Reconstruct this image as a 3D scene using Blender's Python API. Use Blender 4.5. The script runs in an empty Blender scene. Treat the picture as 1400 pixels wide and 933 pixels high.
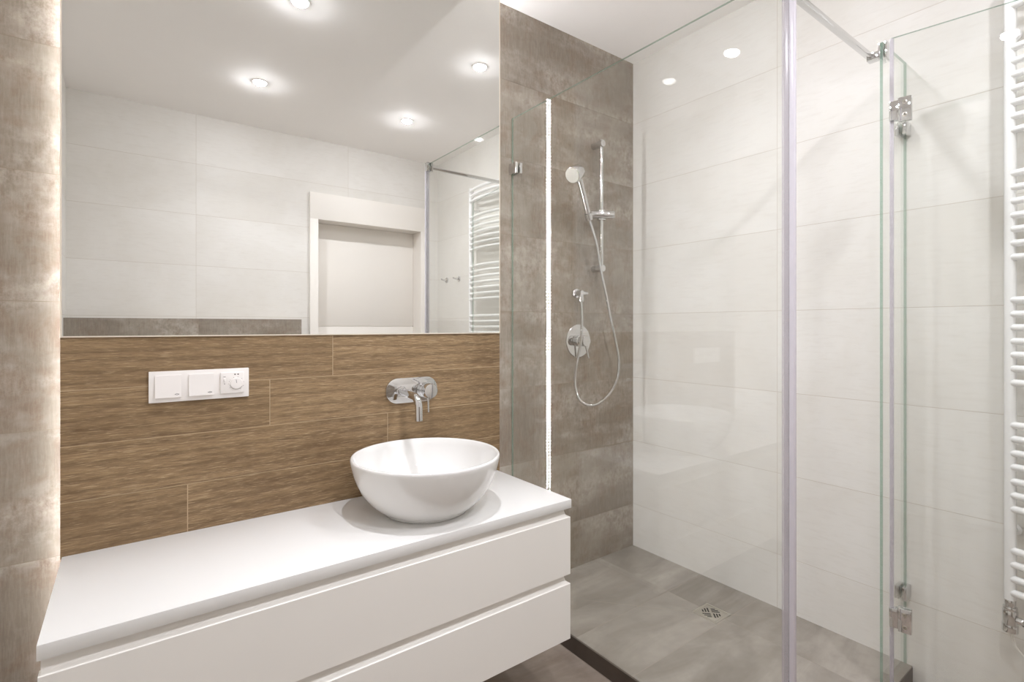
import bpy, bmesh, math, random
from mathutils import Vector, Matrix
random.seed(7)
S = bpy.context.scene
COL = S.collection

# ------------------------------------------------------------------ camera, world, exposure
CAM_Z = 1.217
cam_data = bpy.data.cameras.new('camera')
cam = bpy.data.objects.new('camera', cam_data)
COL.objects.link(cam)
cam.location = (0.0, -1.6, CAM_Z)
cam.rotation_euler = (math.radians(90), 0, math.radians(-36.7492))
cam_data.sensor_width = 36.0
cam_data.lens = 36.0 * 702.51 / 1400.0
cam_data.shift_y = -20.13 / 1400.0
cam_data.clip_start = 0.01
S.camera = cam

world = bpy.data.worlds.new('world')
S.world = world
world.use_nodes = True
world.node_tree.nodes['Background'].inputs[0].default_value = (0.9, 0.88, 0.85, 1)
world.node_tree.nodes['Background'].inputs[1].default_value = 0.02

S.view_settings.view_transform = 'Standard'
S.view_settings.look = 'None'
S.view_settings.exposure = 0.28
S.view_settings.gamma = 1.0
S.view_settings.use_curve_mapping = False
cy = S.cycles
cy.max_bounces = 24
cy.diffuse_bounces = 8
cy.glossy_bounces = 10
cy.transmission_bounces = 12
cy.transparent_max_bounces = 24
cy.sample_clamp_indirect = 6.0

LAMP_STRENGTH = 390.0      # frosted lens of a ceiling downlight
BEAM_POWER = 4.0           # watts in the downward beam of a downlight
LED_STRENGTH = 150.0       # LED strip left of the mirror panel
LED_RIGHT = 460.0          # LED strip right of the mirror panel
LIGHT_COL = (0.975, 0.985, 1.045, 1)
LED_COL = (0.98, 0.985, 1.02, 1)

# ------------------------------------------------------------------ room dimensions (metres)
XL, XR = -0.288, 2.128          # left and right wall
YB, YF = 0.185, -2.323          # grey back wall, opposite wall
ZC = 2.598                      # ceiling
BX0, BX1 = -0.128, 1.1355       # boxed-out panel that carries the mirror
XG = 1.3285                     # fixed shower screen
STEP = 0.066
YS = -1.018                     # near face of the shower step
GTOP = 2.115

# ------------------------------------------------------------------ materials
def lin(r, g, b):
    f = lambda v: (v / 255 / 12.92) if v / 255 <= 0.04045 else ((v / 255 + 0.055) / 1.055) ** 2.4
    return (f(r), f(g), f(b), 1)

class NT:
    def __init__(s, name):
        s.m = bpy.data.materials.new(name)
        s.m.use_nodes = True
        s.t = s.m.node_tree
        s.t.nodes.clear()
        s.out = s.t.nodes.new('ShaderNodeOutputMaterial')
    def n(s, typ, **kw):
        nd = s.t.nodes.new(typ)
        for k, v in kw.items():
            setattr(nd, k, v)
        return nd
    def l(s, a, b):
        s.t.links.new(a, b)
    def val(s, sock, v):
        if hasattr(v, 'links') or isinstance(v, bpy.types.NodeSocket):
            s.l(v, sock)
        else:
            sock.default_value = v
    def math(s, op, a, b=0.0, clamp=False):
        nd = s.n('ShaderNodeMath', operation=op, use_clamp=clamp)
        s.val(nd.inputs[0], a); s.val(nd.inputs[1], b)
        return nd.outputs[0]
    def mix(s, f, a, b, typ='MIX'):
        nd = s.n('ShaderNodeMix', data_type='RGBA', blend_type=typ)
        s.val(nd.inputs['Factor'], f)
        s.val(nd.inputs[6], a); s.val(nd.inputs[7], b)
        return nd.outputs[2]
    def pos(s, scale=(1, 1, 1), off=None):
        g = s.n('ShaderNodeNewGeometry')
        m = s.n('ShaderNodeMapping')
        s.l(g.outputs['Position'], m.inputs['Vector'])
        m.inputs['Scale'].default_value = scale
        if off is not None:
            c = s.n('ShaderNodeCombineXYZ')
            for i in range(3):
                s.val(c.inputs[i], s.math('MULTIPLY', off, (13.7, 7.3, 21.1)[i]))
            s.l(c.outputs[0], m.inputs['Location'])
        return m.outputs['Vector']
    def noise(s, vec, scale, detail=4, rough=0.55, dist=0.0):
        nd = s.n('ShaderNodeTexNoise')
        s.l(vec, nd.inputs['Vector'])
        nd.inputs['Scale'].default_value = scale
        nd.inputs['Detail'].default_value = detail
        nd.inputs['Roughness'].default_value = rough
        nd.inputs['Distortion'].default_value = dist
        return nd.outputs['Fac']
    def ramp(s, f, *stops):
        nd = s.n('ShaderNodeValToRGB')
        e = nd.color_ramp.elements
        while len(e) < len(stops):
            e.new(0.5)
        for i, (p, c) in enumerate(stops):
            e[i].position = p
            e[i].color = c if not isinstance(c, (int, float)) else (c, c, c, 1)
        s.val(nd.inputs[0], f)
        return nd.outputs[0]
    def attr(s, name):
        nd = s.n('ShaderNodeAttribute', attribute_name=name)
        return nd.outputs['Fac']
    def bsdf(s, color=None, rough=0.5, metal=0.0, spec=0.5, coat=0.0, normal=None, trans=0.0, sub=None):
        b = s.n('ShaderNodeBsdfPrincipled')
        if color is not None: s.val(b.inputs['Base Color'], color)
        s.val(b.inputs['Roughness'], rough)
        s.val(b.inputs['Metallic'], metal)
        s.val(b.inputs['Specular IOR Level'], spec)
        s.val(b.inputs['Coat Weight'], coat)
        b.inputs['Coat Roughness'].default_value = 0.08
        if trans: b.inputs['Transmission Weight'].default_value = trans
        if normal is not None: s.l(normal, b.inputs['Normal'])
        s.l(b.outputs[0], s.out.inputs[0])
        return b
    def bump(s, h, strength, dist=0.002):
        b = s.n('ShaderNodeBump')
        b.inputs['Strength'].default_value = strength
        b.inputs['Distance'].default_value = dist
        s.l(h, b.inputs['Height'])
        return b.outputs[0]

def simple(name, col, rough=0.5, metal=0.0, spec=0.5, coat=0.0, var=0.03):
    t = NT(name)
    nz = t.noise(t.pos(), 9.0, 3)
    dark = tuple(c * (1 - var) for c in col[:3]) + (1,)
    lite = tuple(min(1, c * (1 + var)) for c in col[:3]) + (1,)
    t.bsdf(t.mix(nz, dark, lite), rough, metal, spec, coat)
    return t.m

def emit(name, col, strength):
    t = NT(name)
    e = t.n('ShaderNodeEmission')
    e.inputs[0].default_value = col
    e.inputs[1].default_value = strength
    t.l(e.outputs[0], t.out.inputs[0])
    return t.m

def glass_mat(name, tint, edge=False):
    """clear pane: see-through surface with an angle-dependent mirror reflection"""
    t = NT(name)
    lw = t.n('ShaderNodeLayerWeight')
    lw.inputs['Blend'].default_value = 0.5
    p5 = t.math('POWER', lw.outputs['Facing'], 5.0)
    fac = t.math('ADD', t.math('MULTIPLY', p5, 0.96), 0.04, True)
    tr = t.n('ShaderNodeBsdfTransparent'); tr.inputs[0].default_value = tint
    gl = t.n('ShaderNodeBsdfGlossy'); gl.inputs['Roughness'].default_value = 0.0
    gl.inputs['Color'].default_value = (1, 1, 1, 1)
    mx = t.n('ShaderNodeMixShader')
    t.l(fac, mx.inputs[0]); t.l(tr.outputs[0], mx.inputs[1]); t.l(gl.outputs[0], mx.inputs[2])
    if edge:
        df = t.n('ShaderNodeBsdfDiffuse'); df.inputs[0].default_value = lin(150, 170, 158)
        m2 = t.n('ShaderNodeMixShader'); m2.inputs[0].default_value = 0.35
        t.l(mx.outputs[0], m2.inputs[1]); t.l(df.outputs[0], m2.inputs[2])
        t.l(m2.outputs[0], t.out.inputs[0])
    else:
        t.l(mx.outputs[0], t.out.inputs[0])
    return t.m

M = {}
def build_materials():
    # pale satin stone-look tile
    t = NT('white_tile'); tint = t.attr('tint')
    p = t.pos((1, 1, 1), tint)
    big = t.noise(p, 2.3, 5, 0.6, 0.6)
    fine = t.noise(t.pos((1, 1, 6), tint), 14, 5, 0.65)
    base = t.mix(t.ramp(big, (0.35, 0), (0.68, 1)), lin(228, 226, 222), lin(220, 217, 211))
    base = t.mix(t.math('MULTIPLY', t.ramp(fine, (0.5, 0), (0.75, 1)), 0.35), base, lin(208, 203, 195))
    base = t.mix(t.math('MULTIPLY', tint, 0.12), base, lin(216, 212, 205))
    rough = t.math('ADD', t.math('MULTIPLY', big, 0.22), 0.34)
    t.bsdf(base, rough, 0, 0.4, 0, t.bump(fine, 0.05, 0.001))
    M['white_tile'] = t.m
    M['white_grout'] = simple('white_grout', lin(196, 188, 176), 0.8)
    # grey-brown metal-look tile
    t = NT('grey_tile'); tint = t.attr('tint')
    p = t.pos((1, 1, 1), tint)
    big = t.noise(p, 2.2, 5, 0.6, 0.4)
    mid = t.noise(t.pos((5, 5, 4.4), tint), 2.0, 8, 0.74, 0.4)
    strk = t.noise(t.pos((60, 60, 3.0), tint), 1.6, 6, 0.68)
    weave = t.noise(t.pos((190, 190, 22), tint), 1.0, 4, 0.7)
    wash = t.noise(t.pos((1.5, 1.5, 4.2), tint), 1.5, 4, 0.6, 0.3)
    speck = t.noise(t.pos((30, 30, 24), tint), 1.0, 8, 0.78)
    base = t.mix(t.ramp(big, (0.36, 0), (0.64, 1)), lin(130, 120, 108), lin(154, 146, 134))
    base = t.mix(t.math('MULTIPLY', t.ramp(mid, (0.47, 0), (0.62, 1)), 0.55), base, lin(126, 104, 86))
    base = t.mix(t.math('MULTIPLY', t.ramp(strk, (0.42, 0), (0.66, 1)), 0.24), base, lin(112, 99, 86))
    base = t.mix(t.math('MULTIPLY', t.ramp(weave, (0.45, 0), (0.7, 1)), 0.28), base, lin(178, 169, 157))
    base = t.mix(t.math('MULTIPLY', t.ramp(speck, (0.50, 0), (0.68, 1)), 0.30), base, lin(108, 94, 80))
    ws = t.math('MULTIPLY', t.ramp(wash, (0.44, 0), (0.62, 1)), t.ramp(speck, (0.40, 0), (0.60, 1)))
    base = t.mix(t.math('MULTIPLY', ws, 0.62), base, lin(194, 186, 176))
    base = t.mix(t.math('MULTIPLY', tint, 0.12), base, lin(150, 140, 130))
    rough = t.math('ADD', t.math('MULTIPLY', mid, 0.25), 0.27)
    t.bsdf(base, rough, 0.0, 0.5, 0, t.bump(strk, 0.12, 0.001))
    M['grey_tile'] = t.m
    M['grey_grout'] = simple('grey_grout', lin(142, 130, 116), 0.8)
    # floor stone
    def stone(name, a, b, c, stretch):
        t = NT(name); tint = t.attr('tint')
        p = t.pos(stretch, tint)
        n1 = t.noise(p, 1.6, 6, 0.62, 1.2)
        n2 = t.noise(t.pos((1, 1, 1), tint), 22, 5, 0.6)
        base = t.mix(t.ramp(n1, (0.35, 0), (0.66, 1)), a, b)
        base = t.mix(t.math('MULTIPLY', t.ramp(n2, (0.45, 0), (0.7, 1)), 0.25), base, c)
        base = t.mix(t.math('MULTIPLY', tint, 0.25), base, b)
        t.bsdf(base, t.math('ADD', t.math('MULTIPLY', n2, 0.2), 0.3), 0, 0.45)
        M[name] = t.m
    stone('shower_stone', lin(122, 115, 106), lin(158, 151, 142), lin(114, 109, 102), (1.0, 3.2, 1))
    stone('floor_stone', lin(122, 108, 97), lin(150, 138, 127), lin(98, 90, 84), (1.6, 4.2, 1))
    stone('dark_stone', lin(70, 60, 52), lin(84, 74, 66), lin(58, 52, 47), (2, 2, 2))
    M['stone_grout'] = simple('stone_grout', lin(162, 153, 141), 0.8)
    # oak-look plank tile
    t = NT('wood_tile'); tint = t.attr('tint')
    p = t.pos((1, 1, 1), tint)
    warp = t.noise(t.pos((2.2, 2, 8), tint), 1.3, 4, 0.6)
    cath = t.n('ShaderNodeTexWave', wave_type='BANDS', bands_direction='Z')
    mp = t.pos((0.55, 1, 7.5), tint)
    t.l(mp, cath.inputs['Vector'])
    cath.inputs['Scale'].default_value = 1.4
    cath.inputs['Distortion'].default_value = 7.5
    cath.inputs['Detail'].default_value = 4
    cath.inputs['Detail Scale'].default_value = 0.9
    cath.inputs['Detail Roughness'].default_value = 0.65
    fine = t.noise(t.pos((17, 9, 230), tint), 1.0, 7, 0.78, 0.3)
    pore = t.noise(t.pos((26, 22, 420), tint), 1.0, 4, 0.65)
    base = t.mix(t.ramp(warp, (0.3, 0), (0.7, 1)), lin(131, 107, 78), lin(168, 142, 108))
    base = t.mix(t.math('MULTIPLY', t.ramp(cath.outputs['Fac'], (0.05, 1), (0.5, 0)), 0.38), base, lin(94, 73, 50))
    base = t.mix(t.math('MULTIPLY', t.ramp(fine, (0.42, 0), (0.62, 1)), 0.64), base, lin(92, 71, 50))
    base = t.mix(t.math('MULTIPLY', t.ramp(pore, (0.53, 0), (0.68, 1)), 0.62), base, lin(196, 172, 138))
    base = t.mix(t.math('MULTIPLY', tint, 0.20), base, lin(124, 102, 74))
    t.bsdf(base, 0.5, 0, 0.35, 0, t.bump(fine, 0.25, 0.001))
    M['wood_tile'] = t.m
    M['wood_grout'] = simple('wood_grout', lin(186, 164, 134), 0.8)
    M['paint'] = simple('ceiling_paint', lin(249, 247, 245), 0.75, spec=0.25, var=0.01)
    M['counter'] = simple('counter_white', lin(225, 224, 222), 0.32, var=0.01)
    M['lacquer'] = simple('white_lacquer', lin(234, 231, 226), 0.42, var=0.01)
    M['carcass'] = simple('carcass_white', lin(226, 221, 214), 0.5, var=0.01)
    M['ceramic'] = simple('white_ceramic', lin(230, 229, 227), 0.06, coat=0.6, var=0.01)
    M['plastic'] = simple('white_plastic', lin(240, 236, 233), 0.3, var=0.01)
    M['door_paint'] = simple('door_paint', lin(236, 232, 226), 0.45, var=0.01)
    M['rad_paint'] = simple('radiator_enamel', lin(242, 242, 242), 0.25, coat=0.3, var=0.01)
    M['chrome'] = simple('chrome', (0.68, 0.68, 0.68, 1), 0.05, 1.0, var=0.01)
    M['steel'] = simple('brushed_steel', (0.66, 0.63, 0.57, 1), 0.28, 1.0, var=0.05)
    M['dark'] = simple('dark_slot', lin(22, 20, 18), 0.6)
    M['print'] = simple('grey_print', lin(110, 106, 104), 0.6)
    M['rubber'] = simple('spray_rubber', lin(205, 203, 196), 0.5)
    M['cable'] = simple('white_cable', lin(232, 230, 224), 0.45)
    M['trim'] = simple('mirror_edge', lin(226, 216, 200), 0.3)
    M['glass'] = glass_mat('clear_glass', (0.990, 0.995, 0.989, 1))
    M['glass_edge'] = glass_mat('green_glass_edge', (0.60, 0.74, 0.66, 1), True)
    t = NT('mirror_silver')
    g = t.n('ShaderNodeBsdfGlossy'); g.inputs['Roughness'].default_value = 0.0
    g.inputs['Color'].default_value = (0.87, 0.87, 0.85, 1)
    t.l(g.outputs[0], t.out.inputs[0]); M['mirror'] = t.m
    # clear-ish lavender magnetic seal
    def seal(name, col, k):
        t = NT(name)
        tr = t.n('ShaderNodeBsdfTransparent'); tr.inputs[0].default_value = (0.93, 0.92, 0.95, 1)
        b = t.n('ShaderNodeBsdfPrincipled'); b.inputs['Base Color'].default_value = col
        b.inputs['Roughness'].default_value = 0.22
        mx = t.n('ShaderNodeMixShader'); mx.inputs[0].default_value = k
        t.l(tr.outputs[0], mx.inputs[1]); t.l(b.outputs[0], mx.inputs[2]); t.l(mx.outputs[0], t.out.inputs[0])
        M[name] = t.m
    seal('seal_clear', lin(208, 204, 206), 0.34)
    seal('seal_magnet', lin(222, 218, 226), 0.80)
    M['lamp'] = emit('lamp_glow', LIGHT_COL, LAMP_STRENGTH)
    M['led'] = emit('led_glow', LED_COL, LED_STRENGTH)
    M['led_right'] = emit('led_glow_right', LED_COL, LED_RIGHT)
    M['lamp_soft'] = emit('lamp_glow_soft', LIGHT_COL, LAMP_STRENGTH * 0.55)
    M['lamp_dim'] = emit('lamp_glow_dim', LIGHT_COL, LAMP_STRENGTH * 0.2)
build_materials()

# ------------------------------------------------------------------ mesh helpers
class MB:
    def __init__(s):
        s.bm = bmesh.new()
        s.tint = s.bm.faces.layers.float.new('tint')
    def _tag(s, faces, mi, tint):
        for f in faces:
            f.material_index = mi
            f[s.tint] = tint
    def box(s, a, b, mi=0, bevel=0.0, seg=2, tint=0.0):
        (x0, y0, z0), (x1, y1, z1) = a, b
        tmp = bmesh.new()
        r = bmesh.ops.create_cube(tmp, size=1.0)
        for v in tmp.verts:
            v.co = Vector(((x0 + x1) / 2 + v.co.x * (x1 - x0), (y0 + y1) / 2 + v.co.y * (y1 - y0), (z0 + z1) / 2 + v.co.z * (z1 - z0)))
        if bevel > 0:
            bmesh.ops.bevel(tmp, geom=list(tmp.edges), offset=bevel, segments=seg, profile=0.5, affect='EDGES')
        s.merge(tmp, mi, tint)
        return s
    def merge(s, tmp, mi=0, tint=0.0, mat=None):
        vm = {}
        for v in tmp.verts:
            vm[v] = s.bm.verts.new(mat @ v.co if mat else v.co)
        nf = []
        for f in tmp.faces:
            try:
                g = s.bm.faces.new([vm[v] for v in f.verts]); g.smooth = True; nf.append(g)
            except ValueError:
                pass
        s._tag(nf, mi, tint)
        tmp.free()
        return nf
    def rings(s, rings, mi=0, cap0=True, cap1=True, closed=False):
        vs = [[s.bm.verts.new(p) for p in r] for r in rings]
        n = len(vs[0]); fs = []
        m = len(vs)
        for i in range(m if closed else m - 1):
            a, b = vs[i], vs[(i + 1) % m]
            for j in range(n):
                fs.append(s.bm.faces.new((a[j], a[(j + 1) % n], b[(j + 1) % n], b[j])))
        if not closed:
            if cap0: fs.append(s.bm.faces.new(list(reversed(vs[0]))))
            if cap1: fs.append(s.bm.faces.new(vs[-1]))
        for f in fs: f.smooth = True
        s._tag(fs, mi, 0.0)
        return s
    def tube(s, pts, r, seg=16, mi=0, cap=True):
        pts = [Vector(p) for p in pts]
        rad = r if isinstance(r, (list, tuple)) else [r] * len(pts)
        t0 = (pts[1] - pts[0]).normalized()
        up = Vector((0, 0, 1)) if abs(t0.z) < 0.9 else Vector((1, 0, 0))
        nrm = (up - t0 * up.dot(t0)).normalized()
        out = []
        for i, p in enumerate(pts):
            if i == 0: t = t0
            elif i == len(pts) - 1: t = (pts[i] - pts[i - 1]).normalized()
            else: t = ((pts[i] - pts[i - 1]).normalized() + (pts[i + 1] - pts[i]).normalized()).normalized()
            nrm = (nrm - t * nrm.dot(t)).normalized()
            bn = t.cross(nrm)
            out.append([p + rad[i] * (math.cos(2 * math.pi * k / seg) * nrm + math.sin(2 * math.pi * k / seg) * bn) for k in range(seg)])
        return s.rings(out, mi, cap, cap)
    def lathe(s, prof, origin, axis=(0, 0, 1), seg=48, mi=0, cap0=True, cap1=True):
        """prof: (radius, height along axis)"""
        ax = Vector(axis).normalized(); o = Vector(origin)
        up = Vector((0, 0, 1)) if abs(ax.z) < 0.9 else Vector((1, 0, 0))
        u = (up - ax * up.dot(ax)).normalized(); w = ax.cross(u)
        out = [[o + ax * h + max(r, 1e-5) * (math.cos(2 * math.pi * k / seg) * u + math.sin(2 * math.pi * k / seg) * w) for k in range(seg)] for r, h in prof]
        return s.rings(out, mi, cap0, cap1)
    def cyl(s, p0, p1, r, seg=32, mi=0, bevel=0.0015):
        p0, p1 = Vector(p0), Vector(p1)
        h = (p1 - p0).length; b = min(bevel, r * 0.45, h * 0.45)
        return s.lathe([(r - b, 0), (r - b * 0.3, b * 0.3), (r, b), (r, h - b), (r - b * 0.3, h - b * 0.3), (r - b, h)], p0, p1 - p0, seg, mi)
    def prism(s, outline, y0, y1, mi=0, axis='y', bevel=0.0):
        """outline in (x,z), extruded along y (y0 back, y1 front)"""
        tmp = bmesh.new()
        f = tmp.faces.new([tmp.verts.new((x, y0, z)) for x, z in outline])
        r = bmesh.ops.extrude_face_region(tmp, geom=[f])
        for v in [g for g in r['geom'] if isinstance(g, bmesh.types.BMVert)]:
            v.co.y = y1
        bmesh.ops.recalc_face_normals(tmp, faces=list(tmp.faces))
        if bevel:
            es = [e for e in tmp.edges if all(abs(v.co.y - y1) < 1e-6 for v in e.verts)]
            bmesh.ops.bevel(tmp, geom=es, offset=bevel, segments=2, profile=0.5, affect='EDGES')
        s.merge(tmp, mi)
        return s
    def obj(s, name, mats, parent=None, smooth=35, origin=None):
        bmesh.ops.recalc_face_normals(s.bm, faces=list(s.bm.faces))
        off = Vector((0, 0, 0))
        if parent is not None and not parent.get('_local'):
            off = Vector(parent.location)
            if parent.parent is not None: off = off + Vector(parent.parent.location)
        elif origin is not None:
            off = Vector(origin)
        for v in s.bm.verts: v.co -= off
        me = bpy.data.meshes.new(name)
        s.bm.to_mesh(me); s.bm.free()
        for m in (mats if isinstance(mats, (list, tuple)) else [mats]):
            me.materials.append(M[m])
        me.set_sharp_from_angle(angle=math.radians(smooth))
        o = bpy.data.objects.new(name, me)
        COL.objects.link(o)
        if parent is not None: o.parent = parent
        elif origin is not None: o.location = origin
        return o

def tag(o, label=None, cat=None, group=None, kind=None):
    if label: o['label'] = label
    if cat: o['category'] = cat
    if group: o['group'] = group
    if kind: o['kind'] = kind
    return o

def thing(name, label, cat, loc=(0, 0, 0), group=None, rotz=0.0, kind=None):
    o = bpy.data.objects.new(name, None)
    COL.objects.link(o)
    o.location = loc
    o.rotation_euler = (0, 0, rotz)
    o.empty_display_size = 0.05
    return tag(o, label, cat, group, kind)

def copy_tree(o, parent=None):
    c = o.copy(); COL.objects.link(c)
    c.parent = parent
    for ch in list(o.children): copy_tree(ch, c)
    return c

def cuts(lo, hi, first, step):
    k = math.floor((lo - first) / step) + 1
    out = [lo]; v = first + k * step
    while v < hi - 1e-4:
        if v > lo + 1e-4: out.append(v)
        v += step
    return out + [hi]

TH = 0.0008
def tile_face(mb, axis, plane, sign, us, vs, gap=0.0018, hole=None):
    """tiles raised TH off a grout bed; axis 'x': plane x=, u=y, v=z; axis 'y': u=x; axis 'z': u=x, v=y. mat 0 tile, mat 1 grout"""
    g = gap / 2
    for i in range(len(us) - 1):
        for j in range(len(vs) - 1):
            u0, u1 = us[i] + (g if i else 0), us[i + 1] - (g if i < len(us) - 2 else 0)
            v0, v1 = vs[j] + (g if j else 0), vs[j + 1] - (g if j < len(vs) - 2 else 0)
            p0, p1 = plane - sign * 0.0006, plane
            lo, hi = min(p0, p1), max(p0, p1)
            tn = random.random()
            if hole and u0 < hole[1] and u1 > hole[0] and v0 < hole[3] and v1 > hole[2]:
                h0, h1, _, h3 = hole
                for a0, a1, b0, b1 in ((u0, min(u1, h0), v0, v1), (max(u0, h1), u1, v0, v1), (max(u0, h0), min(u1, h1), max(v0, h3), v1)):
                    if a1 - a0 > 1e-3 and b1 - b0 > 1e-3: mb.box((a0, lo, b0), (a1, hi, b1), 0, tint=tn)
                continue
            if axis == 'x': mb.box((lo, u0, v0), (hi, u1, v1), 0, tint=tn)
            elif axis == 'y': mb.box((u0, lo, v0), (u1, hi, v1), 0, tint=tn)
            else: mb.box((u0, v0, lo), (u1, v1, hi), 0, tint=tn)

# ------------------------------------------------------------------ SETTING
ROW0, ROWH = 0.285, 0.332
def structure(mb, name, mats, label, smooth=35):
    o = mb.obj(name, mats, smooth=smooth)
    return tag(o, label, 'structure', kind='structure')

T = 0.12
mb = MB()
mb.box((XL - T, YF - 0.35, -0.10), (XR + T, YB + T, -0.0006), 1)
tile_face(mb, 'z', 0.0, 1, cuts(XL, XR, 0.72, 0.6), cuts(YF - 0.3, YB, -0.45, 0.6))
structure(mb, 'floor', ['floor_stone', 'stone_grout'], 'brown-grey stone-look floor tiles below the vanity')
mb = MB(); mb.box((XL - T, YF - 0.35, ZC), (XR + T, YB + T, ZC + 0.1))
structure(mb, 'ceiling', 'paint', 'plain white painted ceiling with small downlights')

mb = MB()
mb.box((XL - T, YB + 0.0006, 0), (XR + T, YB + T, ZC), 1)
tile_face(mb, 'y', YB, -1, cuts(XL, XR, 0.2, 1.0), cuts(0, ZC, ROW0, ROWH))
structure(mb, 'wall_back', ['grey_tile', 'grey_grout'], 'grey-brown weathered metal-look tile wall behind the mirror panel and shower')
mb = MB()
mb.box((XR + 0.0006, YF - 0.35, 0), (XR + T, YB, ZC), 1)
tile_face(mb, 'x', XR, -1, cuts(YF, YB, -0.5644, 1.0), cuts(0, ZC, ROW0, ROWH))
structure(mb, 'wall_right', ['white_tile', 'white_grout'], 'off-white satin tile wall on the shower side')
mb = MB()
mb.box((XL - T, YF - 0.35, 0), (XL - 0.0006, YB, ZC), 1)
tile_face(mb, 'x', XL, 1, cuts(YF, YB, -0.5644, 1.0), cuts(0, ZC, ROW0, ROWH))
structure(mb, 'wall_left', ['white_tile', 'white_grout'], 'off-white satin tile wall at the vanity end')
DX0, DX1, DZ = 1.10, 1.985, 2.03          # door opening
mb = MB()
mb.box((XL, YF - T, 0), (DX0, YF - 0.0006, ZC), 1)
mb.box((DX1, YF - T, 0), (XR, YF - 0.0006, ZC), 1)
mb.box((DX0, YF - T, DZ), (DX1, YF - 0.0006, ZC), 1)
tile_face(mb, 'y', YF, 1, cuts(XL, XR, 0.354, 1.0), cuts(0, ZC, ROW0, ROWH), hole=(DX0, DX1, 0, DZ))
structure(mb, 'wall_front', ['white_tile', 'white_grout'], 'off-white tile wall opposite, seen only in the mirror')
# low grey boxed section in front of the opposite wall
mb = MB()
CX1, CY1, CZ1 = 0.97, -2.163, 1.265
mb.box((XL, YF, 0), (CX1 - 0.0006, CY1 - 0.0006, CZ1 - 0.0006), 1)
tile_face(mb, 'y', CY1, 1, cuts(XL, CX1, 0.354, 1.0), cuts(0, CZ1, CZ1 - ROWH, ROWH))
tile_face(mb, 'x', CX1, 1, [YF, CY1], cuts(0, CZ1, CZ1 - ROWH, ROWH))
tile_face(mb, 'z', CZ1, 1, cuts(XL, CX1, 0.354, 1.0), [YF, CY1])
structure(mb, 'wall_ledge', ['grey_tile', 'grey_grout'], 'half-height grey tiled ledge reflected along the bottom of the mirror')

# boxed-out panel carrying wood-look tiles below the mirror
mb = MB()
mb.box((BX0, 0.0007, 0), (BX1, YB, ZC), 1)
MZ0 = 1.1935
rows = [0.0, 0.137, 0.2695, 0.402, 0.5345, 0.667, 0.7995, 0.932, 1.0645, MZ0 - 0.003]
joints = [[0.55], [0.2], [0.83], [0.4], [0.72], [0.1255], [0.684], [0.3261], [0.5052]]
g = 0.0011
for i in range(len(rows) - 1):
    xs = [BX0] + joints[i] + [BX1]
    for k in range(len(xs) - 1):
        mb.box((xs[k] + (g if k else 0), 0.0, rows[i] + g), (xs[k + 1] - (g if k < len(xs) - 2 else 0), 0.0007, rows[i + 1] - g), 0, tint=random.random())
structure(mb, 'wall_vanity', ['wood_tile', 'wood_grout'], 'boxed-out panel of oak-look plank tiles above the vanity')

# shower step
mb = MB()
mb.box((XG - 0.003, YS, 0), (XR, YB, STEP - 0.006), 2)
xs = [XG - 0.003, 1.878, XR]; ys = [YS, -0.485, -0.22, YB]
gg = 0.0009
for i in range(2):
    for j in range(3):
        x0, x1, y0, y1 = xs[i], xs[i + 1], ys[j], ys[j + 1]
        mb.box((x0 + gg, y0 + gg, STEP - 0.006), (x1 - gg, y1 - gg, STEP), 0, tint=random.random())
mb.box((xs[0] + .002, YS + .002, STEP - 0.006), (XR, YB, STEP - 0.0004), 1)
def strip(p, q, w=0.0016):
    p, q = Vector(p), Vector(q); d = (q - p).normalized(); n = Vector((-d.y, d.x)) * w / 2
    rr = []
    for z in (STEP - 0.003, STEP + 0.0003):
        rr.append([Vector((a.x, a.y, z)) for a in (p + n, q + n, q - n, p - n)])
    mb.rings(rr, 1)
strip((XG + 0.002, YB - 0.002), (1.822, -0.378))
strip((1.926, -0.478), (XR - 0.002, -0.69))
for f in mb.bm.faces: f.smooth = False
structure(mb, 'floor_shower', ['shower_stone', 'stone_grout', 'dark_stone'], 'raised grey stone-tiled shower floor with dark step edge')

# door in the opposite wall
d = thing('door_1', 'white framed door reflected in the mirror', 'door', (1.54, YF, 0), kind='structure')
mb = MB()
mb.box((1.065, YF + 0.0005, 0), (1.125, YF + 0.022, 2.012), 0, 0.002)
mb.box((1.960, YF + 0.0005, 0), (2.020, YF + 0.022, 2.012), 0, 0.002)
mb.box((1.065, YF + 0.0005, 2.008), (2.020, YF + 0.022, 2.205), 0, 0.002)
mb.box((DX0 + .001, YF - 0.13, 0), (1.125, YF + 0.0006, 2.01))
mb.box((1.960, YF - 0.13, 0), (DX1 - .001, YF + 0.0006, 2.01))
mb.box((DX0 + .001, YF - 0.13, 2.008), (DX1 - .001, YF + 0.0006, DZ - .001))
mb.obj('door_frame', 'door_paint', d)
mb = MB()
mb.box((1.126, YF - 0.165, 0.005), (1.959, YF - 0.125, 1.2145), 0, 0.0015)
mb.box((1.126, YF - 0.165, 1.2195), (1.959, YF - 0.125, 2.007), 0, 0.0015)
mb.box((1.13, YF - 0.16, 0.01), (1.955, YF - 0.131, 2.0))
mb.obj('door_leaf', 'door_paint', d)

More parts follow.
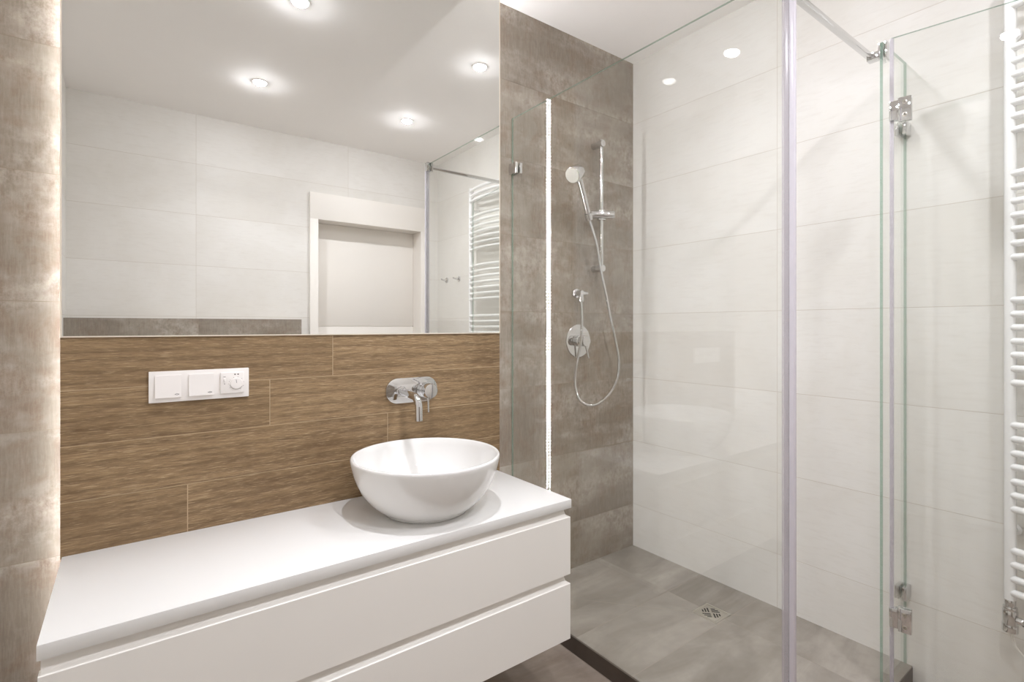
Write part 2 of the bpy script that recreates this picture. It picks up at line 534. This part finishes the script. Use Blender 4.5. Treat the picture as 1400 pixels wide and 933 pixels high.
# ------------------------------------------------------------------ MIRROR
m = thing('wall_mirror', 'large frameless mirror above the oak-look planks', 'mirror', (0.5, 0, MZ0))
mb = MB(); mb.box((BX0 + 0.003, -0.003, MZ0), (BX1 - 0.003, 0.0006, ZC - 0.001))
mb.obj('mirror_pane', 'mirror', m)
mb = MB()
mb.box((BX0, -0.0035, MZ0 - 0.003), (BX1, 0.0006, MZ0), 0)
mb.box((BX0, -0.0035, MZ0), (BX0 + 0.003, 0.0006, ZC - 0.001), 0)
mb.box((BX1 - 0.003, -0.0035, MZ0), (BX1, 0.0006, ZC - 0.001), 0)
tag(mb.obj('edge_trim', 'trim', m), 'thin pale edge strip')

# ------------------------------------------------------------------ LED STRIPS
def led_strip(x, sgn, label, mat, yc):
    t = thing('led_strip', label, 'light strip', (x, yc, 1.3), 'led strips on the sides of the mirror panel')
    z0, z1 = 0.30, ZC - 0.012
    mb = MB(); mb.box((min(x, x + sgn * 0.0012), yc - 0.005, z0), (max(x, x + sgn * 0.0012), yc + 0.005, z1))
    mb.obj('tape', 'plastic', t)
    mb = MB(); z = z0 + 0.008
    while z < z1 - 0.008:
        a, b = x + sgn * 0.0012, x + sgn * 0.0026
        mb.box((min(a, b), yc - 0.0022, z - 0.0020), (max(a, b), yc + 0.0022, z + 0.0020))
        z += 0.0150
    tag(mb.obj('led_chips', mat, t), 'row of glowing white dots', kind='stuff')
led_strip(BX0, -1, 'hidden LED strip lighting the grey tiles left of the mirror panel', 'led', 0.157)
led_strip(BX1, 1, 'dotted LED strip right of the mirror panel, reflected in the shower glass', 'led_right', 0.168)

# ------------------------------------------------------------------ DOWNLIGHTS
def downlight(x, y, label, k=1.0):
    t = thing('downlight', label, 'ceiling light', (x, y, ZC), 'recessed ceiling downlights')
    mb = MB()
    mb.lathe([(0.0330, 0.010), (0.0330, -0.002), (0.0345, -0.0035), (0.041, -0.0030), (0.0425, -0.001), (0.0425, 0.0)], (x, y, ZC), (0, 0, 1), 48, 0, False, False)
    mb.obj('trim_ring', 'paint', t)
    mb = MB(); mb.lathe([(0.0326, 0.0), (0.0326, -0.004), (0.0305, -0.0085), (0.025, -0.0120), (0.015, -0.0145), (0.004, -0.0153)], (x, y, ZC), (0, 0, 1), 40, 0)
    mb.obj('lens', 'lamp' if k == 1.0 else 'lamp_soft' if k > 0.3 else 'lamp_dim', t)
    ld = bpy.data.lights.new('beam', 'AREA'); ld.shape = 'DISK'; ld.size = 0.06; ld.energy = BEAM_POWER * k; ld.spread = math.radians(118)
    ld.color = LIGHT_COL[:3]
    lo = bpy.data.objects.new('beam', ld); COL.objects.link(lo); lo.parent = t; lo.location = (0, 0, -0.0165)
downlight(0.596, -1.585, 'round ceiling downlight, left one of the far pair in the mirror')
downlight(1.500, -1.595, 'round ceiling downlight in front of the door in the mirror')
downlight(0.585, -0.695, 'round ceiling downlight at the top edge of the mirror picture')
downlight(1.497, -0.697, 'round ceiling downlight near the right edge of the mirror', 0.6)
downlight(0.230, -0.190, 'round ceiling downlight over the left of the counter, mirrored in shower glass', 0.1)

# ------------------------------------------------------------------ VANITY
VX0, VX1, VY = -0.125, 1.1136, -0.4205
CT = 0.675
mb = MB(); mb.box((VX0, VY, CT - 0.0275), (VX1, -0.0008, CT), 0, 0.0012)
tag(mb.obj('countertop', 'counter', origin=(0.5, -0.2, CT - 0.0275)), 'long white slab countertop on the drawer unit under the mirror', 'countertop')
v = thing('vanity_cabinet', 'white handleless wall-hung vanity cabinet with two long drawers', 'cabinet', (0.5, -0.2, 0.239))
mb = MB()
mb.box((VX0 + 0.003, VY + 0.0235, 0.245), (VX1 - 0.010, -0.0008, CT - 0.0280), 0, 0.001)
mb.obj('carcass', 'carcass', v)
def drawer(z0, z1):
    # front board with a bevelled finger-grip top edge
    mb = MB()
    prof = [(VY + 0.0008, z0), (VY + 0.0008, z1 - 0.001), (VY + 0.0018, z1), (VY + 0.0085, z1 + 0.0040), (VY + 0.0145, z1 + 0.0095), (VY + 0.0190, z1 + 0.0165), (VY + 0.0205, z1 + 0.0268), (VY + 0.0230, z1 + 0.0268), (VY + 0.0230, z0)]
    x0, x1 = VX0 + 0.0015, VX1 - 0.004
    mb.rings([[Vector((x, y, z)) for y, z in prof[:3] + [(VY + 0.0230, z1), (VY + 0.0230, z0)]] for x in (x0, x1)], 0)
    mb.rings([[Vector((x, y, z)) for y, z in [(VY + 0.0020, z1 - 0.001)] + prof[3:-1] + [(VY + 0.0230, z1 - 0.001)]] for x in (x0 + 0.003, x1 - 0.011)], 0)
    o = mb.obj('drawer', 'lacquer', v, 25)
    return o
drawer(0.4415, 0.6200)
drawer(0.2390, 0.4115)

# ------------------------------------------------------------------ BOWL
bx, by = 0.7095, -0.226
b = thing('vessel_sink', 'round white ceramic vessel sink on the countertop', 'sink', (bx, by, CT))
mb = MB()
prof = [(0.110, 0.0004), (0.119, 0.0006), (0.1235, 0.003), (0.126, 0.008), (0.1375, 0.0155), (0.1535, 0.028), (0.171, 0.046), (0.187, 0.068), (0.2, 0.093), (0.2095, 0.120), (0.2155, 0.146), (0.2172, 0.157),
        (0.2168, 0.162), (0.2145, 0.1652), (0.211, 0.1652), (0.2082, 0.162), (0.205, 0.146), (0.1965, 0.115), (0.182, 0.085), (0.160, 0.058), (0.130, 0.037), (0.09, 0.024), (0.05, 0.0185), (0.024, 0.017), (0.0225, 0.016)]
mb.lathe(prof, (bx, by, CT), (0, 0, 1), 96)
mb.obj('bowl', 'ceramic', b, 60)
mb = MB(); mb.lathe([(0.0215, 0.0162), (0.0215, 0.020), (0.019, 0.022), (0.002, 0.023)], (bx, by, CT), (0, 0, 1), 40)
tag(mb.obj('drain_plug', 'chrome', b), 'chrome drain plug')

# ------------------------------------------------------------------ FAUCET
fz = 1.002
f = thing('wall_faucet', 'chrome wall-mounted mixer faucet above the round sink', 'faucet', (0.7695, 0, fz))
hw, r = 0.0945, 0.0420
out = []
for k in range(25):
    a = -math.pi / 2 + math.pi * k / 24; out.append((0.7695 + hw - r + r * math.cos(a), fz + r * math.sin(a)))
for k in range(25):
    a = math.pi / 2 + math.pi * k / 24; out.append((0.7695 - hw + r + r * math.cos(a), fz + r * math.sin(a)))
mb = MB(); mb.prism(out, 0.0, -0.007, bevel=0.0012); mb.obj('plate', 'chrome', f, 30)
mb = MB()
pts = [(0.730, -0.006, 1.000), (0.730, -0.04, 0.9985), (0.730, -0.075, 0.9965), (0.730, -0.098, 0.9945)]
for k in range(1, 10):
    a = math.radians(86 * k / 9); R0 = 0.036
    pts.append((0.730, -0.098 - R0 * math.sin(a), 0.9945 - R0 * (1 - math.cos(a))))
pts += [(0.730, -0.1345, 0.940), (0.730, -0.135, 0.9215)]
mb.tube(pts, 0.0122, 24); mb.lathe([(0.0122, 0), (0.0122, 0.001), (0.0095, 0.0012), (0.009, -0.004)], (0.730, -0.135, 0.9215), (0, 0, -1), 24, 0, False, True)
mb.lathe([(0.017, 0), (0.017, 0.004), (0.0155, 0.006), (0.0124, 0.0065)], (0.730, -0.0065, 1.0003), (0, -1, 0), 32)
mb.obj('spout', 'chrome', f, 40)
mb = MB()
mb.lathe([(0.0255, 0), (0.0255, 0.004), (0.0245, 0.006), (0.0235, 0.020), (0.0225, 0.021), (0.0225, 0.0235), (0.0245, 0.025), (0.0245, 0.053), (0.0235, 0.055), (0.020, 0.0555)], (0.812, -0.0065, 1.000), (0, -1, 0), 48)
mb.obj('handle_body', 'chrome', f, 30)
mb = MB(); mb.tube([(0.806, -0.049, 0.977), (0.806, -0.051, 0.955), (0.806, -0.053, 0.929)], [0.0034, 0.0034, 0.0034], 16)
mb.obj('lever', 'chrome', f)

# ------------------------------------------------------------------ SWITCH PANEL
sx0, sx1, sz0, sz1 = 0.0411, 0.2702, 1.0212, 1.1010
s = thing('switch_panel', 'white triple wall plate with two switches and a thermostat', 'switch', ((sx0 + sx1) / 2, 0, (sz0 + sz1) / 2))
mb = MB(); mb.box((sx0, -0.0085, sz0), (sx1, 0.0, sz1), 0, 0.0012); mb.obj('frame', 'plastic', s)
def rocker(x0, x1):
    mb = MB()
    z0, z1 = 1.0335, 1.0905
    # tilted rocker: bottom edge sticks out
    rr = [[Vector((x, y, z)) for y, z in ((-0.007, z0), (-0.0150, z0), (-0.0115, z1), (-0.007, z1))] for x in (x0, x1)]
    mb.rings(rr, 0)
    o = mb.obj('rocker', 'plastic', s, 25)
    # printed light symbol: circle with two little arrow heads
    mb = MB(); cx, cz, yy = x1 - 0.0095, z0 + 0.0075, -0.01475
    mb.lathe([(0.0022, 0), (0.0022, 0.0004), (0.0015, 0.0004), (0.0015, 0)], (cx, yy + .0002, cz), (0, -1, 0), 20, 0, False, False)
    for sg in (-1, 1):
        pr_ = [(cx + sg * 0.0028, cz - 0.0014), (cx + sg * 0.0028, cz + 0.0014), (cx + sg * 0.0052, cz)]
        mb.prism(pr_, yy + 0.0004, yy - 0.0003)
    k = mb.obj('symbol', 'print', o)
rocker(0.0540, 0.1105)
rocker(0.1275, 0.1845)
tx0, tx1, tz0, tz1 = 0.2000, 0.2570, 1.0340, 1.0905
mb = MB(); mb.box((tx0, -0.0135, tz0), (tx1, -0.007, tz1), 0, 0.001); th = mb.obj('thermostat', 'plastic', s)
tag(th, 'thermostat with round dial')
dcx, dcz = 0.2385, 1.0600
mb = MB(); mb.lathe([(0.0152, 0), (0.0152, 0.0025), (0.0145, 0.0032), (0.013, 0.0034)], (dcx, -0.0134, dcz), (0, -1, 0), 40); mb.obj('dial', 'plastic', th)
mb = MB()
def mark(x, z, w, h, y=-0.01365, rot=0.0):
    c_, s_ = math.cos(rot), math.sin(rot)
    mb.prism([(x + a * c_ - b_ * s_, z + a * s_ + b_ * c_) for a, b_ in ((-w / 2, -h / 2), (w / 2, -h / 2), (w / 2, h / 2), (-w / 2, h / 2))], y + 0.0004, y)
mark(dcx - 0.0006, dcz + 0.006, 0.0010, 0.009, -0.01705, 0.15)
for k in range(9):
    a = math.radians(215 - k * 34); mark(dcx + 0.0185 * math.cos(a), dcz + 0.0182 * math.sin(a), 0.0022, 0.0008, rot=a)
for k in range(14):
    a = math.radians(195 + k * 10); mark(dcx + 0.0162 * math.cos(a), dcz + 0.0162 * math.sin(a), 0.0006, 0.0030, rot=a)
for dx in (-0.0035, 0.0040):
    mb.lathe([(0.0019, 0), (0.0019, 0.0004)], (dcx + dx, -0.0134, 1.0850), (0, -1, 0), 16)
mark(0.2095, 1.0790, 0.0055, 0.0013)
mark(0.2095, 1.0600, 0.0016, 0.0024); mark(0.2210, 1.0660, 0.0010, 0.0020)
mb.obj('scale_marks', 'print', th)
mb = MB(); mb.box((0.2072, -0.0158, 1.0675), (0.2118, -0.013, 1.0755), 0, 0.0005); mb.obj('slide_switch', 'plastic', th)

# ------------------------------------------------------------------ SHOWER SET
RX, RY = 1.830, 0.130
sr = thing('shower_rail', 'chrome vertical slide rail on the grey shower wall', 'shower rail', (RX, YB, 1.48))
mb = MB(); mb.cyl((RX, RY, 1.478), (RX, RY, 2.118), 0.0095, 24); mb.obj('bar', 'chrome', sr)
for z in (2.098, 1.497):
    mb = MB(); mb.cyl((RX, YB - 0.0002, z), (RX, RY - 0.014, z), 0.0165, 32, 0, 0.002); mb.obj('bracket', 'chrome', sr)
mb = MB()
mb.cyl((1.768, RY + 0.022, 1.752), (1.866, RY - 0.050, 1.752), 0.0185, 32, 0, 0.003)
mb.lathe([(0.020, -0.024), (0.021, -0.020), (0.021, 0.020), (0.020, 0.024)], (RX, RY, 1.752), (0, 0, 1), 32)
mb.cyl((1.775, RY + .010, 1.750), (1.728, RY - 0.030, 1.736), 0.011, 24)
mb.lathe([(0.0131, -0.016), (0.0165, -0.016), (0.0180, 0.016), (0.0140, 0.016), (0.0131, -0.016)], (1.703, 0.090, 1.725), (-0.55, -0.23, 0.8), 32, 0, False, False)
mb.obj('slider', 'chrome', sr)

B_ = Vector((1.703, 0.090, 1.725)); Tp = Vector((1.612, 0.052, 1.862))
hs = thing('hand_shower', 'chrome hand shower with round head in the rail holder', 'shower head', tuple(B_))
mb = MB()
dirh = (Tp - B_)
mb.tube([B_ - dirh * 0.10, B_, B_ + dirh * 0.15, B_ + dirh * 0.5, Tp, Tp + dirh * 0.1], [0.0095, 0.0125, 0.0135, 0.0125, 0.0130, 0.012], 24)
mb.obj('handle', 'chrome', hs, 50)
nrm = Vector((-0.883, -0.19, -0.52)).normalized()
Fc = Vector((1.5335, 0.020, 1.868))
mb = MB(); mb.lathe([(0.0, -0.060), (0.022, -0.0595), (0.030, -0.057), (0.034, -0.052), (0.0365, -0.014), (0.0365, -0.003), (0.0352, -0.0006), (0.033, 0.0)], Fc, nrm, 48); mb.obj('head', 'chrome', hs, 40)
mb = MB(); mb.lathe([(0.0325, -0.001), (0.0325, 0.0012), (0.030, 0.002), (0.0, 0.0021)], Fc, nrm, 48)
u_ = nrm.orthogonal().normalized(); w_ = nrm.cross(u_)
for rr, n in ((0.009, 6), (0.018, 12), (0.026, 18)):
    for k in range(n):
        a = 2 * math.pi * k / n
        c0 = Fc + u_ * rr * math.cos(a) + w_ * rr * math.sin(a)
        mb.lathe([(0.0016, 0.001), (0.0012, 0.0036)], c0, nrm, 8)
tag(mb.obj('spray_face', 'rubber', hs, 40), 'pale nozzle face')

mo = thing('hose_outlet', 'chrome hose outlet elbow above the round shower mixer', 'wall outlet', (1.712, YB, 1.374))
mb = MB()
mb.lathe([(0.0235, 0), (0.0235, 0.006), (0.0215, 0.010), (0.0135, 0.012), (0.0135, 0.040), (0.012, 0.046)], (1.712, YB - 0.0002, 1.374), (0, -1, 0), 32)
mb.cyl((1.700, 0.147, 1.374), (1.742, 0.147, 1.374), 0.010, 24); mb.cyl((1.742, 0.147, 1.374), (1.752, 0.147, 1.374), 0.0075, 20)
mb.obj('elbow', 'chrome', mo, 35)
mb = MB(); mb.lathe([(0.0105, 0), (0.0105, -0.014), (0.0125, -0.015), (0.0125, -0.034), (0.010, -0.040)], (1.712, 0.147, 1.372), (0, 0, 1), 24); mb.obj('hose_nut', 'chrome', mo, 35)

sm = thing('shower_mixer', 'round chrome shower mixer valve on the grey wall', 'shower mixer', (1.727, YB, 1.147))
mb = MB(); mb.lathe([(0.079, 0.0002), (0.079, 0.004), (0.077, 0.0058), (0.030, 0.0068)], (1.727, YB, 1.147), (0, -1, 0), 64); mb.obj('plate', 'chrome', sm, 30)
mb = MB(); mb.lathe([(0.027, 0.006), (0.027, 0.020), (0.0235, 0.022), (0.0235, 0.026), (0.0262, 0.028), (0.0262, 0.058), (0.0245, 0.0605), (0.0, 0.061)], (1.727, YB, 1.147), (0, -1, 0), 48); mb.obj('handle_body', 'chrome', sm, 30)
mb = MB(); mb.tube([(1.735, 0.141, 1.124), (1.742, 0.138, 1.098), (1.749, 0.135, 1.066)], 0.0045, 16); mb.obj('lever', 'chrome', sm)

# hose: smooth curve through points with a rolled metal profile
hp = [(1.712, 0.147, 1.334), (1.7105, 0.143, 1.295), (1.698, 0.128, 1.235), (1.672, 0.108, 1.150), (1.648, 0.104, 1.070), (1.636, 0.110, 0.985), (1.652, 0.118, 0.915), (1.692, 0.124, 0.865), (1.757, 0.126, 0.842), (1.828, 0.127, 0.856), (1.897, 0.127, 0.900),
      (1.942, 0.126, 0.972), (1.946, 0.124, 1.060), (1.918, 0.120, 1.150), (1.879, 0.116, 1.262), (1.838, 0.110, 1.380), (1.796, 0.104, 1.500), (1.764, 0.099, 1.610), tuple(B_ - dirh * 0.09)]
def catmull(P, n):
    P = [Vector(p) for p in P]; P = [P[0] * 2 - P[1]] + P + [P[-1] * 2 - P[-2]]; out = []
    for i in range(1, len(P) - 2):
        for k in range(n):
            t = k / n; a, b_, c_, d_ = P[i - 1], P[i], P[i + 1], P[i + 2]
            out.append(0.5 * ((2 * b_) + (c_ - a) * t + (2 * a - 5 * b_ + 4 * c_ - d_) * t * t + (3 * b_ - a - 3 * c_ + d_) * t ** 3))
    return out + [P[-2]]
cv = catmull(hp, 16)
# resample evenly
L = [0.0]
for i in range(1, len(cv)): L.append(L[-1] + (cv[i] - cv[i - 1]).length)
N = int(L[-1] / 0.0018); pts = []; j = 0
for k in range(N + 1):
    q = L[-1] * k / N
    while j < len(L) - 2 and L[j + 1] < q: j += 1
    tt = (q - L[j]) / max(1e-9, L[j + 1] - L[j]); pts.append(cv[j].lerp(cv[j + 1], tt))
mb = MB(); mb.tube(pts, [0.0072 if k % 4 < 2 else 0.0054 for k in range(len(pts))], 10)
tag(mb.obj('shower_hose', 'chrome', smooth=30, origin=(1.712, 0.147, 1.334)), 'ribbed metal shower hose hanging in a long loop', 'hose')

# ------------------------------------------------------------------ FLOOR DRAIN
dx0, dx1, dy0, dy1 = 1.8195, 1.9265, -0.480, -0.3735
fd = thing('floor_drain', 'square steel drain with slotted grate in the shower floor', 'drain', ((dx0 + dx1) / 2, (dy0 + dy1) / 2, STEP))
mb = MB(); z0, z1 = STEP - 0.0002, STEP + 0.0016
w = 0.010
mb.box((dx0, dy0, z0), (dx1, dy0 + w, z1), 0, 0.0005); mb.box((dx0, dy1 - w, z0), (dx1, dy1, z1), 0, 0.0005)
mb.box((dx0, dy0 + w, z0), (dx0 + w, dy1 - w, z1), 0, 0.0005); mb.box((dx1 - w, dy0 + w, z0), (dx1, dy1 - w, z1), 0, 0.0005)
mb.obj('frame', 'steel', fd)
gx0, gx1, gy0, gy1 = dx0 + w + .0008, dx1 - w - .0008, dy0 + w + .0008, dy1 - w - .0008
mb = MB(); mb.box((gx0, gy0, STEP - 0.0002), (gx1, gy1, STEP + 0.0012), 0, 0.0004); gr = mb.obj('grate', 'steel', fd)
mb = MB(); cx, cy_ = (gx0 + gx1) / 2, (gy0 + gy1) / 2
def slot(u0, v0, u1, v1):
    # slot rectangle in axes turned 45 degrees to the frame
    k_ = math.sqrt(0.5); rr = []
    for z in (STEP + 0.0009, STEP + 0.0014):
        rr.append([Vector((cx + (u + v_) * k_, cy_ + (v_ - u) * k_, z)) for u, v_ in ((u0, v0), (u1, v0), (u1, v1), (u0, v1))])
    mb.rings(rr, 0)
for su in (-1, 1):
    for sv in (-1, 1):
        for k in range(3):
            c0 = 0.0085 + 0.0105 * k; ln = math.sqrt(0.041 ** 2 - (c0 + 0.003) ** 2) - 0.004
            a0, a1 = c0 - 0.0028, c0 + 0.0028
            if su * sv < 0: slot(*((min(su * a0, su * a1), min(sv * .004, sv * ln), max(su * a0, su * a1), max(sv * .004, sv * ln))))
            else: slot(*((min(su * .004, su * ln), min(sv * a0, sv * a1), max(su * .004, su * ln), max(sv * a0, sv * a1))))
for f in mb.bm.faces: f.smooth = False
mb.obj('slots', 'dark', gr)

# ------------------------------------------------------------------ SHOWER GLASS
GT = 0.008
def pane(mb, axis, a, b):
    """glass slab: big faces mat 0, rim faces mat 1"""
    mb.box(a, b, 0)
    for f in mb.bm.faces:
        f.smooth = False
        n = f.calc_center_median()
    bmesh.ops.recalc_face_normals(mb.bm, faces=list(mb.bm.faces))
    for f in mb.bm.faces:
        f.material_index = 0 if abs(f.normal['xyz'.index(axis)]) > 0.9 or f.normal.z < -0.9 else 1

GY = -0.983
sc = thing('shower_screen', 'tall clear fixed glass panel between the vanity and the shower', 'shower screen', (XG, -0.4, STEP))
mb = MB(); pane(mb, 'x', (XG, GY, STEP + 0.0005), (XG + GT, YB - 0.0045, GTOP)); mb.obj('glass_pane', ['glass', 'glass_edge'], sc)
mb = MB()
mb.box((XG - 0.0025, -0.9835, STEP + 0.001), (XG - 0.0002, -0.966, GTOP - 0.002), 0, 0.0005)
mb.box((XG + GT + 0.0002, -0.9835, STEP + 0.001), (XG + GT + 0.0025, -0.966, GTOP - 0.002), 0, 0.0005)
sl = mb.obj('seal', 'seal_clear', sc)
mb = MB(); mb.box((XG - 0.0030, -0.9965, STEP + 0.001), (XG + 0.0110, -0.9840, GTOP - 0.002), 0, 0.002)
mb.obj('magnet_strip', 'seal_magnet', sl)
for z in (1.893, 0.300):
    mb = MB()
    mb.box((XG - 0.0140, YB - 0.050, z - 0.023), (XG - 0.0002, YB - 0.0003, z + 0.023), 0, 0.002)
    mb.box((XG + GT + 0.0002, YB - 0.050, z - 0.023), (XG + GT + 0.0140, YB - 0.0003, z + 0.023), 0, 0.002)
    mb.obj('clamp', 'chrome', sc)

FX0 = 1.908; FY = -0.997
fp = thing('shower_screen', 'narrow fixed glass strip standing against the white wall', 'shower screen', (2.02, FY, STEP))
mb = MB(); pane(mb, 'y', (FX0, FY - GT / 2, STEP + 0.0005), (XR - 0.003, FY + GT / 2, GTOP)); mb.obj('glass_pane', ['glass', 'glass_edge'], fp)
for z in (1.884, 0.319):
    mb = MB()
    for y0, y1 in ((FY - GT / 2 - 0.013, FY - GT / 2 - 0.0002), (FY + GT / 2 + 0.0002, FY + GT / 2 + 0.013)):
        mb.box((XR - 0.048, y0, z - 0.022), (XR - 0.0003, y1, z + 0.022), 0, 0.002)
    mb.obj('clamp', 'chrome', fp)

# swung-open door, built along its own -y axis
PX, PY = 1.9035, -1.0235
ang = math.radians(10.8)
gd = thing('shower_door', 'clear glass shower door swung open in front of the towel radiator', 'shower door', (PX, PY, STEP), rotz=ang)
gd['_local'] = 1
DW = 0.566
mb = MB(); pane(mb, 'x', (0.0, -DW, 0.010), (GT, -0.001, GTOP - STEP)); mb.obj('glass_pane', ['glass', 'glass_edge'], gd)
mb = MB(); mb.box((-0.0022, -0.007, 0.012), (-0.0002, 0.003, GTOP - STEP - 0.002), 0, 0.0006)
mb.box((GT + 0.0002, -0.007, 0.012), (GT + 0.0022, 0.003, GTOP - STEP - 0.002), 0, 0.0006)
mb.obj('seal', 'seal_clear', gd)
for z in (1.885 - STEP, 0.313 - STEP):
    mb = MB()
    mb.box((-0.0085, -0.052, z - 0.036), (-0.0002, -0.018, z + 0.036), 0, 0.0015)
    mb.box((GT + 0.0002, -0.052, z - 0.036), (GT + 0.0085, -0.018, z + 0.036), 0, 0.0015)
    mb.box((-0.0075, -0.0185, z - 0.030), (GT + 0.0075, 0.004, z + 0.030), 0, 0.002)
    h = mb.obj('hinge', 'chrome', gd); h['_local'] = 1
    mb = MB()
    for dz in (-0.019, 0.019):
        mb.lathe([(0.0062, 0.0), (0.0062, 0.0008), (0.0052, 0.0012), (0.0030, 0.0012), (0.0026, -0.0005)], (-0.0085, -0.035, z + dz), (-1, 0, 0), 20)
    mb.obj('screw', 'steel', h)
    del h['_local']
del gd['_local']

# support bar on top
BY, BZ = -0.985 + 0.028, 2.094
bar = thing('support_bar', 'square chrome stabiliser bar across the top of the shower glass', 'support bar', (1.65, BY, BZ))
mb = MB(); mb.box((XG + 0.004, BY - 0.008, BZ - 0.008), (1.950, BY + 0.008, BZ + 0.008), 0, 0.001); mb.obj('bar', 'chrome', bar)
mb = MB()
mb.box((XG - 0.014, BY - 0.014, BZ - 0.022), (XG - 0.0003, BY + 0.014, GTOP + 0.004), 0, 0.0012)
mb.box((XG + GT + 0.0003, BY - 0.014, BZ - 0.022), (XG + GT + 0.014, BY + 0.014, GTOP + 0.004), 0, 0.0012)
mb.box((XG - 0.014, BY - 0.014, GTOP + 0.0006), (XG + GT + 0.014, BY + 0.014, GTOP + 0.005), 0, 0.0012)
mb.obj('bracket', 'chrome', bar)
mb = MB()
mb.box((1.934, FY + GT / 2 + 0.0003, BZ - 0.012), (1.962, BY + 0.010, BZ + 0.012), 0, 0.0015)
mb.box((1.916, FY + GT / 2 + 0.0003, BZ - 0.026), (1.964, FY + GT / 2 + 0.008, GTOP + 0.004), 0, 0.0012)
mb.box((1.916, FY - GT / 2 - 0.008, BZ - 0.026), (1.964, FY - GT / 2 - 0.0003, GTOP + 0.004), 0, 0.0012)
mb.obj('bracket', 'chrome', bar)

# ------------------------------------------------------------------ TOWEL RADIATOR
PXR = 2.066; PY1, PY2 = -1.268, -1.684
rd = thing('towel_radiator', 'white ladder towel radiator on the right wall with arched tubes', 'radiator', (PXR, (PY1 + PY2) / 2, 0.42))
for y in (PY1, PY2):
    mb = MB(); prof = []
    for k in range(24):
        a = 2 * math.pi * k / 24; e = 0.75
        prof.append((PXR + 0.019 * math.copysign(abs(math.cos(a)) ** e, math.cos(a)), y + 0.0135 * math.copysign(abs(math.sin(a)) ** e, math.sin(a))))
    mb.rings([[Vector((x * 1 + 0, yy, z)) for x, yy in prof] for z in (0.421, 2.25)], 0)
    mb.obj('post', 'rad_paint', rd, 50)
def rad_tube(z):
    mb = MB(); pts = []
    for k in range(17):
        t = k / 16; y = PY1 - 0.006 + (PY2 - PY1 + 0.012) * t
        pts.append((PXR - 0.010 - 0.030 * (1 - (2 * t - 1) ** 2), y, z))
    mb.tube(pts, 0.0105, 14)
    return mb.obj('tube', 'rad_paint', rd, 60)
zt = [0.444 + 0.0405 * k for k in range(4)] + [0.688 + 0.0405 * k for k in range(7)] + [1.055 + 0.0402 * k for k in range(7)] + [1.418 + 0.0405 * k for k in range(7)]
zt = [0.444, 0.484, 0.526, 0.566, 0.687, 0.727, 0.767, 0.809, 0.849, 0.890, 0.930, 1.053, 1.094, 1.134, 1.173, 1.213, 1.252, 1.293, 1.417, 1.457, 1.498, 1.538, 1.579, 1.619, 1.660, 1.785, 1.825, 1.865, 1.905, 1.945, 1.985, 2.025, 2.147, 2.187, 2.227]
first = rad_tube(0.0)
for i, z in enumerate(zt):
    if i == 0: o = first
    else:
        o = first.copy(); COL.objects.link(o)
    o.location.z = z
for y in (PY1, PY2):
    for z in (0.61, 2.085):
        mb = MB(); mb.cyl((PXR + 0.015, y, z), (XR - 0.0003, y, z), 0.009, 20); mb.cyl((XR - 0.008, y, z), (XR - 0.0003, y, z), 0.017, 24)
        mb.obj('wall_mount', 'rad_paint', rd)
mb = MB()
vx, vy = PXR - 0.002, PY1
mb.cyl((vx, vy, 0.421), (vx, vy, 0.398), 0.013, 28); mb.cyl((vx, vy, 0.399), (vx, vy, 0.388), 0.0165, 28)
mb.cyl((vx, vy, 0.389), (vx, vy, 0.345), 0.0175, 28); mb.cyl((vx, vy, 0.348), (vx, vy, 0.326), 0.0185, 28)
mb.cyl((vx, vy, 0.366), (vx - 0.004, vy - 0.030, 0.364), 0.010, 24); mb.cyl((vx - 0.004, vy - 0.029, 0.364), (vx - 0.012, vy - 0.075, 0.362), 0.0125, 24)
tag(mb.obj('valve', 'chrome', rd, 35), 'chrome valve under the post')
mb = MB()
mb.tube([(vx - 0.004, vy, 0.328), (vx - 0.004, vy - 0.004, 0.300), (vx + 0.002, vy - 0.012, 0.284), (vx + 0.006, vy - 0.05, 0.235), (vx + 0.02, vy - 0.13, 0.15), (XR - 0.008, vy - 0.2, 0.11)], 0.0028, 12)
mb.tube([(vx + 0.006, vy, 0.328), (vx + 0.006, vy - 0.006, 0.302), (vx + 0.003, vy - 0.011, 0.285)], 0.0025, 10)
tag(mb.obj('cable', 'cable', rd), 'thin white cable')

# ------------------------------------------------------------------ ROBE HOOKS
def hook(y, z, label):
    t = thing('robe_hook', label, 'hook', (XR, y, z), 'robe hooks on the white wall')
    mb = MB(); mb.lathe([(0.022, 0.0003), (0.022, 0.006), (0.020, 0.008), (0.009, 0.009)], (XR, y, z), (-1, 0, 0), 32); mb.obj('rosette', 'chrome', t)
    mb = MB(); mb.tube([(XR - 0.008, y, z), (XR - 0.03, y, z), (XR - 0.046, y, z + 0.003), (XR - 0.054, y, z + 0.010)], [0.007, 0.0065, 0.006, 0.0065], 16); mb.obj('peg', 'chrome', t)
hook(-2.160, 1.600, 'small chrome robe hook nearest the corner beside the door')
hook(-1.966, 1.597, 'small chrome robe hook between the corner hook and the towel radiator')
